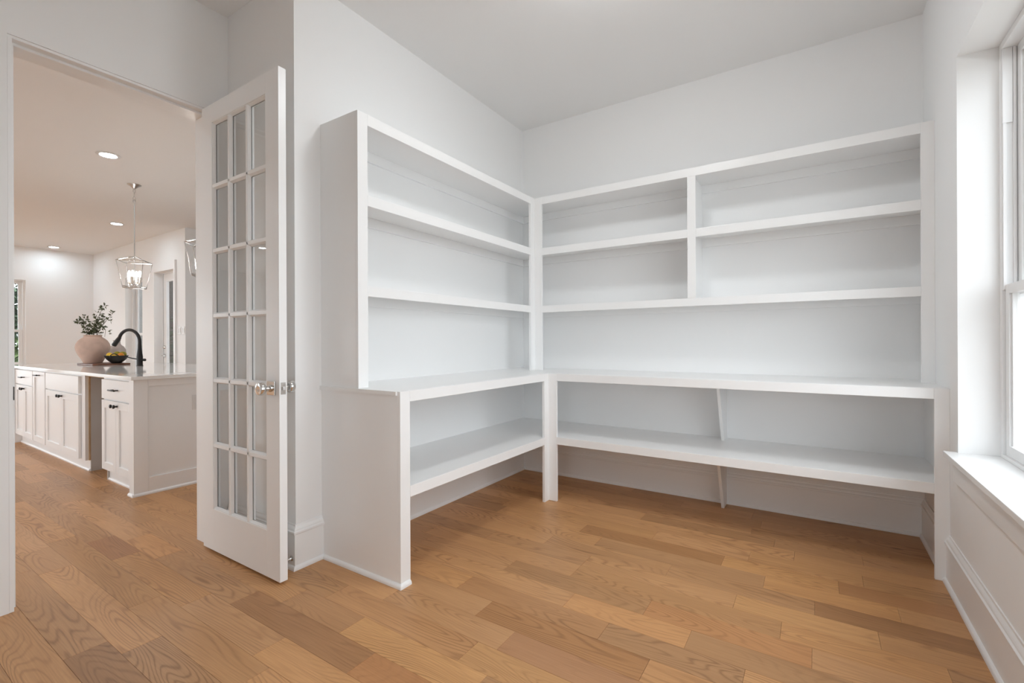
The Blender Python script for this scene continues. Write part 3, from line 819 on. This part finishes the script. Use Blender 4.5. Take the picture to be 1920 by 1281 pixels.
fruit('orange', 'bright orange at the right rim of the dark fruit bowl', 0.080, -0.022, 0.094, 0.039, 0.039, 0.037, 'orange', 'orange')

# ------------------------------------------------------------------ pendants
def pendant(label, x, y, rot, lamp=True):
    r = thing('lantern_pendant', label, 'pendant lamp', (x, y, ZK))
    MB().lathe([(0.065, 0), (0.064, -0.006), (0.040, -0.020), (0.012, -0.045), (0.006, -0.050)], (x, y, ZK), 'Z', 24).build('canopy', 'nickel', r, smooth='auto')
    for i in range(3):
        zc = ZK - 0.066 - i * 0.044
        ring = [Vector((x, y, zc)) + (Vector((1, 0, 0)) if i % 2 else Vector((0, 1, 0))) * (0.011 * math.cos(t)) + Vector((0, 0, 0.026 * math.sin(t))) for t in [2 * math.pi * j / 14 for j in range(15)]]
        MB().tube(ring, 0.0022, 6).build('chain_link', 'nickel', r, smooth=True)
    zr = ZK - 0.215
    ring = [Vector((x, y, zr + 0.03)) + CR * (0.016 * math.cos(t)) + Vector((0, 0, 0.018 * math.sin(t))) for t in [2 * math.pi * j / 14 for j in range(15)]]
    MB().tube(ring, 0.0035, 6).build('loop', 'nickel', r, smooth=True)
    za, zt, zb = 2.110, 2.045, 1.755
    MB().tube([(x, y, zr + 0.01), (x, y, za - 0.005)], 0.0058, 10).build('rod', 'nickel', r, smooth='auto')
    def sq(h, z, k_):
        return [Vector((x + h * 1.4142 * math.cos(rot + math.pi / 4 + math.pi / 2 * i), y + h * 1.4142 * math.sin(rot + math.pi / 4 + math.pi / 2 * i), z)) for i in range(4)]
    tq, bq = sq(0.122, zt, 0), sq(0.080, zb, 0)
    bq2 = sq(0.082, zb + 0.016, 0)
    br = 0.0046
    for i in range(4):
        MB().tube([tq[i], Vector((x, y, za))], br, 6).build('roof_bar', 'nickel', r)
        MB().tube([tq[i], tq[(i + 1) % 4]], br, 6).build('upper_bar', 'nickel', r)
        MB().tube([tq[i], bq[i]], br, 6).build('side_bar', 'nickel', r)
        MB().tube([bq[i], bq[(i + 1) % 4]], br, 6).build('lower_bar', 'nickel', r)
        MB().tube([bq2[i], bq2[(i + 1) % 4]], 0.003, 6).build('lower_bar', 'nickel', r)
    MB().tube([(x, y, za), (x, y, zb + 0.04)], 0.004, 8).build('centre_stem', 'nickel', r)
    MB().lathe([(0.004, 0.0), (0.020, 0.004), (0.020, 0.016), (0.006, 0.022)], (x, y, zb + 0.028), 'Z', 16).build('hub', 'nickel', r, smooth='auto')
    for i in range(4):
        a = rot + math.pi / 2 * i
        px, py = x + 0.048 * math.cos(a), y + 0.048 * math.sin(a)
        MB().tube([(x, y, zb + 0.038), ((x + px) / 2, (y + py) / 2, zb + 0.034), (px, py, zb + 0.044)], 0.004, 6).build('arm', 'nickel', r)
        cd = MB().lathe([(0.013, 0), (0.013, 0.006), (0.0095, 0.007), (0.0095, 0.080)], (px, py, zb + 0.044), 'Z', 12).build('candle_sleeve', 'candle', r, smooth='auto')
        MB().lathe([(0.006, 0), (0.013, 0.012), (0.0165, 0.026), (0.013, 0.044), (0.004, 0.066)], (px, py, zb + 0.124), 'Z', 12).build('bulb', 'bulb', cd, smooth=True)
pendant('open lantern pendant with lit candle bulbs fully in view above the island', -6.317, 2.054, R(52))
pendant('lantern pendant cut off by the door frame above the near end of the island', -4.70, 2.054, R(52))

# ------------------------------------------------------------------ downlights
def downlight(label, x, y):
    r = thing('downlight', label, 'downlight', (x, y, ZK))
    MB().lathe([(0.062, -0.001), (0.088, -0.001), (0.092, -0.004), (0.088, -0.007), (0.066, -0.009), (0.062, -0.004)], (x, y, ZK), 'Z', 32, cap=False).build('trim_ring', 'plate', r, smooth='auto')
    MB().lathe([(0.0615, -0.001), (0.0615, -0.005)], (x, y, ZK), 'Z', 32).build('lens', 'led', r)
downlight('round downlight nearest the doorway in the kitchen ceiling', -5.511, 1.596)
downlight('round downlight just left of the pendant rod in the kitchen ceiling', -8.582, 2.58)
downlight('smallest round downlight near the far kitchen wall', -11.608, 2.576)
# unseen kitchen downlights added to brighten the kitchen, then the study ceiling lamp
for lx, ly, wh in ((-8.58, 0.30, 'opposite the far pendant'), (-11.608, 0.30, 'opposite the far wall'), (-5.511, -0.95, 'in front of the island'),
                   (-8.58, -2.20, 'by the middle front window'), (-5.511, -2.90, 'by the near front window'), (-4.20, 3.60, 'behind the near end of the island'), (-6.60, 4.20, 'at the hall end'),
                   (-3.70, 2.70, 'beside the study doorway, hall side'), (-3.70, 0.10, 'beside the study doorway, front side')):
    downlight('added unseen kitchen ceiling downlight ' + wh, lx, ly)

fl = thing('ceiling_lamp', 'round flush ceiling lamp in the middle of the study ceiling', 'ceiling lamp', (-0.82, 1.95, ZC))
MB().lathe([(0.02, 0), (0.17, 0), (0.175, -0.004), (0.175, -0.026), (0.165, -0.030)], (-0.82, 1.95, ZC), 'Z', 40).build('canopy', 'nickel', fl, smooth='auto')
MB().lathe([(0.160, -0.0305), (0.158, -0.045), (0.140, -0.072), (0.100, -0.092), (0.05, -0.101), (0.01, -0.103)], (-0.82, 1.95, ZC), 'Z', 40).build('glass_dome', 'dome', fl, smooth=True)

# ------------------------------------------------------------------ kitchen wall: windows, glass door, switches
window_unit('window_3', 'white double-hung window at the right of the far kitchen wall', *FW[0], XF - 0.035, -1, 'X')
for i, (a, b_, z0, z1) in enumerate(FW[1:]):
    window_unit('window_%d' % (9 + i), None, a, b_, z0, z1, XF - 0.035, -1, 'X')  # unseen far windows, added and enlarged to send more light through the doorway
window_unit('window_4', 'white double-hung window in the kitchen side wall', KW[0], KW[1], KW[2], KW[3], YK + 0.10, 1, 'Y')
kd = sroot('door_2', (-8.8, YK + 0.125, 0), 'white exterior door with tall dark glass beside the light switches')
yd0, yd1 = YK + 0.125, YK + 0.167
box('frame_side', -9.17, -9.150, YK + 0.12, YK + 0.17, 0, 2.31, 'trim', kd)
box('frame_head', -9.150, -8.44, YK + 0.12, YK + 0.17, 2.295, 2.31, 'trim', kd)
o = box('gap_strip', -9.150, -9.138, yd0 + 0.004, yd1, 0.0, 2.295, 'black', kd); o['label'] = 'black strip for the gap beside the door'  # black strip drawn in place of the dark gap beside the door
box('stile', -9.137, -9.030, yd0, yd1, 0.01, 2.292, 'trim', kd, 0.002); box('stile', -8.60, -8.445, yd0, yd1, 0.01, 2.292, 'trim', kd, 0.002)
box('top_rail', -9.030, -8.60, yd0, yd1, 2.165, 2.292, 'trim', kd, 0.002); box('bottom_rail', -9.030, -8.60, yd0, yd1, 0.01, 0.32, 'trim', kd, 0.002)
box('pane', -9.030, -8.60, yd0 + 0.018, yd0 + 0.024, 0.32, 2.165, 'glass', kd)
hk = MB().lathe([(0.032, 0), (0.032, -0.008), (0.012, -0.012), (0.010, -0.05)], (-9.085, yd0, 0.935), 'Y', 20).build('lever_rosette', 'chrome', kd, smooth='auto')
MB().tube([(-9.085, yd0 - 0.048, 0.935), (-9.00, yd0 - 0.052, 0.935), (-8.955, yd0 - 0.050, 0.935)], 0.009, 10).build('lever', 'chrome', hk, smooth='auto')
MB().lathe([(0.030, 0), (0.030, -0.012), (0.020, -0.020), (0.008, -0.035)], (-9.085, yd0, 1.075), 'Y', 20).build('deadbolt', 'chrome', kd, smooth='auto')
struct(box('trim_4', -8.372, -8.318, YK - 0.03, YK - 0.0005, 0, 2.44, 'trim', None, 0.003), 'white upright corner strip beside the exterior door')
def switch(label, x0, x1):
    r = thing('switch_plate', label, 'light switch', ((x0 + x1) / 2, YK, 1.335))
    box('cover', x0, x1, YK - 0.007, YK, 1.276, 1.396, 'plate', r, 0.002)
    w = (x1 - x0) / 2
    for i in range(2):
        c = x0 + w * (i + 0.5)
        box('rocker', c - w * 0.30, c + w * 0.30, YK - 0.012, YK - 0.006, 1.302, 1.370, 'plate', r, 0.002)
switch('white light switch plate nearer the exterior door', -8.297, -8.175)
switch('white light switch plate nearer the kitchen wall corner', -8.135, -8.045)

# kitchen front wall glazing, unseen, added to bring in daylight
for i, (a, b_, z0, z1) in enumerate(SW):
    r = sroot('window_%d' % (5 + i), ((a + b_) / 2, -4.12, z0))
    for x in (a, b_ - 0.05, (a + b_) / 2 - 0.03): box('frame_side', x, x + 0.05, -4.17, -4.08, z0, z1, 'vinyl', r)
    box('frame_sill', a + 0.05, b_ - 0.05, -4.17, -4.08, z0, z0 + 0.05, 'vinyl', r); box('frame_head', a + 0.05, b_ - 0.05, -4.17, -4.08, z1 - 0.05, z1, 'vinyl', r)
    box('pane', a + 0.05, b_ - 0.05, -4.128, -4.122, z0 + 0.05, z1 - 0.05, 'glass', r)

# ------------------------------------------------------------------ outdoors
struct(box('ground', -40, 25, -30, 30, -0.60, -0.45, 'grass'), 'pale gravel ground around the house')
def tree(label, x, y, h, rad, n, m, seed, low=0.3):
    r = thing('garden_tree', label, 'tree', (x, y, -0.45))
    q = random.Random(seed)
    MB().tube([(x, y, -0.45), (x + 0.05, y, h * 0.4), (x - 0.05, y + 0.05, h * 0.75)], [0.16, 0.11, 0.05], 8).build('trunk', 'bark', r, smooth=True)
    b = MB()
    for i in range(n):
        while True:
            v = Vector((q.uniform(-1, 1), q.uniform(-1, 1), q.uniform(-1, 1)))
            if v.length < 1: break
        v = v * (0.55 + 0.45 * q.random()) / max(v.length, 0.3) * (0.5 + 0.5 * q.random())
        z0 = low; zz = (z0 + h) / 2 + v.z * (h - z0) / 2
        p = Vector((x + v.x * rad, y + v.y * rad, zz))
        b.leaf(p, Vector((q.uniform(-1, 1), q.uniform(-1, 1), q.uniform(-1, 0.4))), q.uniform(0.14, 0.26), q.uniform(0.07, 0.13), Vector((q.uniform(-1, 1), q.uniform(-1, 1), q.uniform(-1, 1))))
    b.build('crown', m, r)
tree('tall dark green tree outside the far kitchen window', -18.2, 2.9, 4.6, 2.0, 5000, 'tree', 3)
tree('lower light green tree outside the far kitchen window', -14.6, 2.2, 1.5, 1.2, 2600, 'tree2', 4, -0.4)
tree('dark leafy shrub close outside the exterior glass door', -9.35, 3.78, 2.0, 0.22, 260, 'tree', 8, 0.2)
def fence(label, x0, x1, m):
    r = thing('board_fence', label, 'fence', ((x0 + x1) / 2, 4.2, -0.45))
    n = int((x1 - x0) / 0.14)
    for i in range(n):
        box('board', x0 + i * 0.14, x0 + i * 0.14 + 0.134, 4.2, 4.222, -0.45, 2.55, m, r)
    box('rail', x0, x1, 4.222, 4.26, 0.2, 0.29, m, r); box('rail', x0, x1, 4.222, 4.26, 1.9, 1.99, m, r)
fence('dark brown board fence outside the exterior glass door', -11.9, -10.2, 'fence')
fence('weathered grey board fence outside the kitchen side window', -13.8, -12.0, 'fence2')
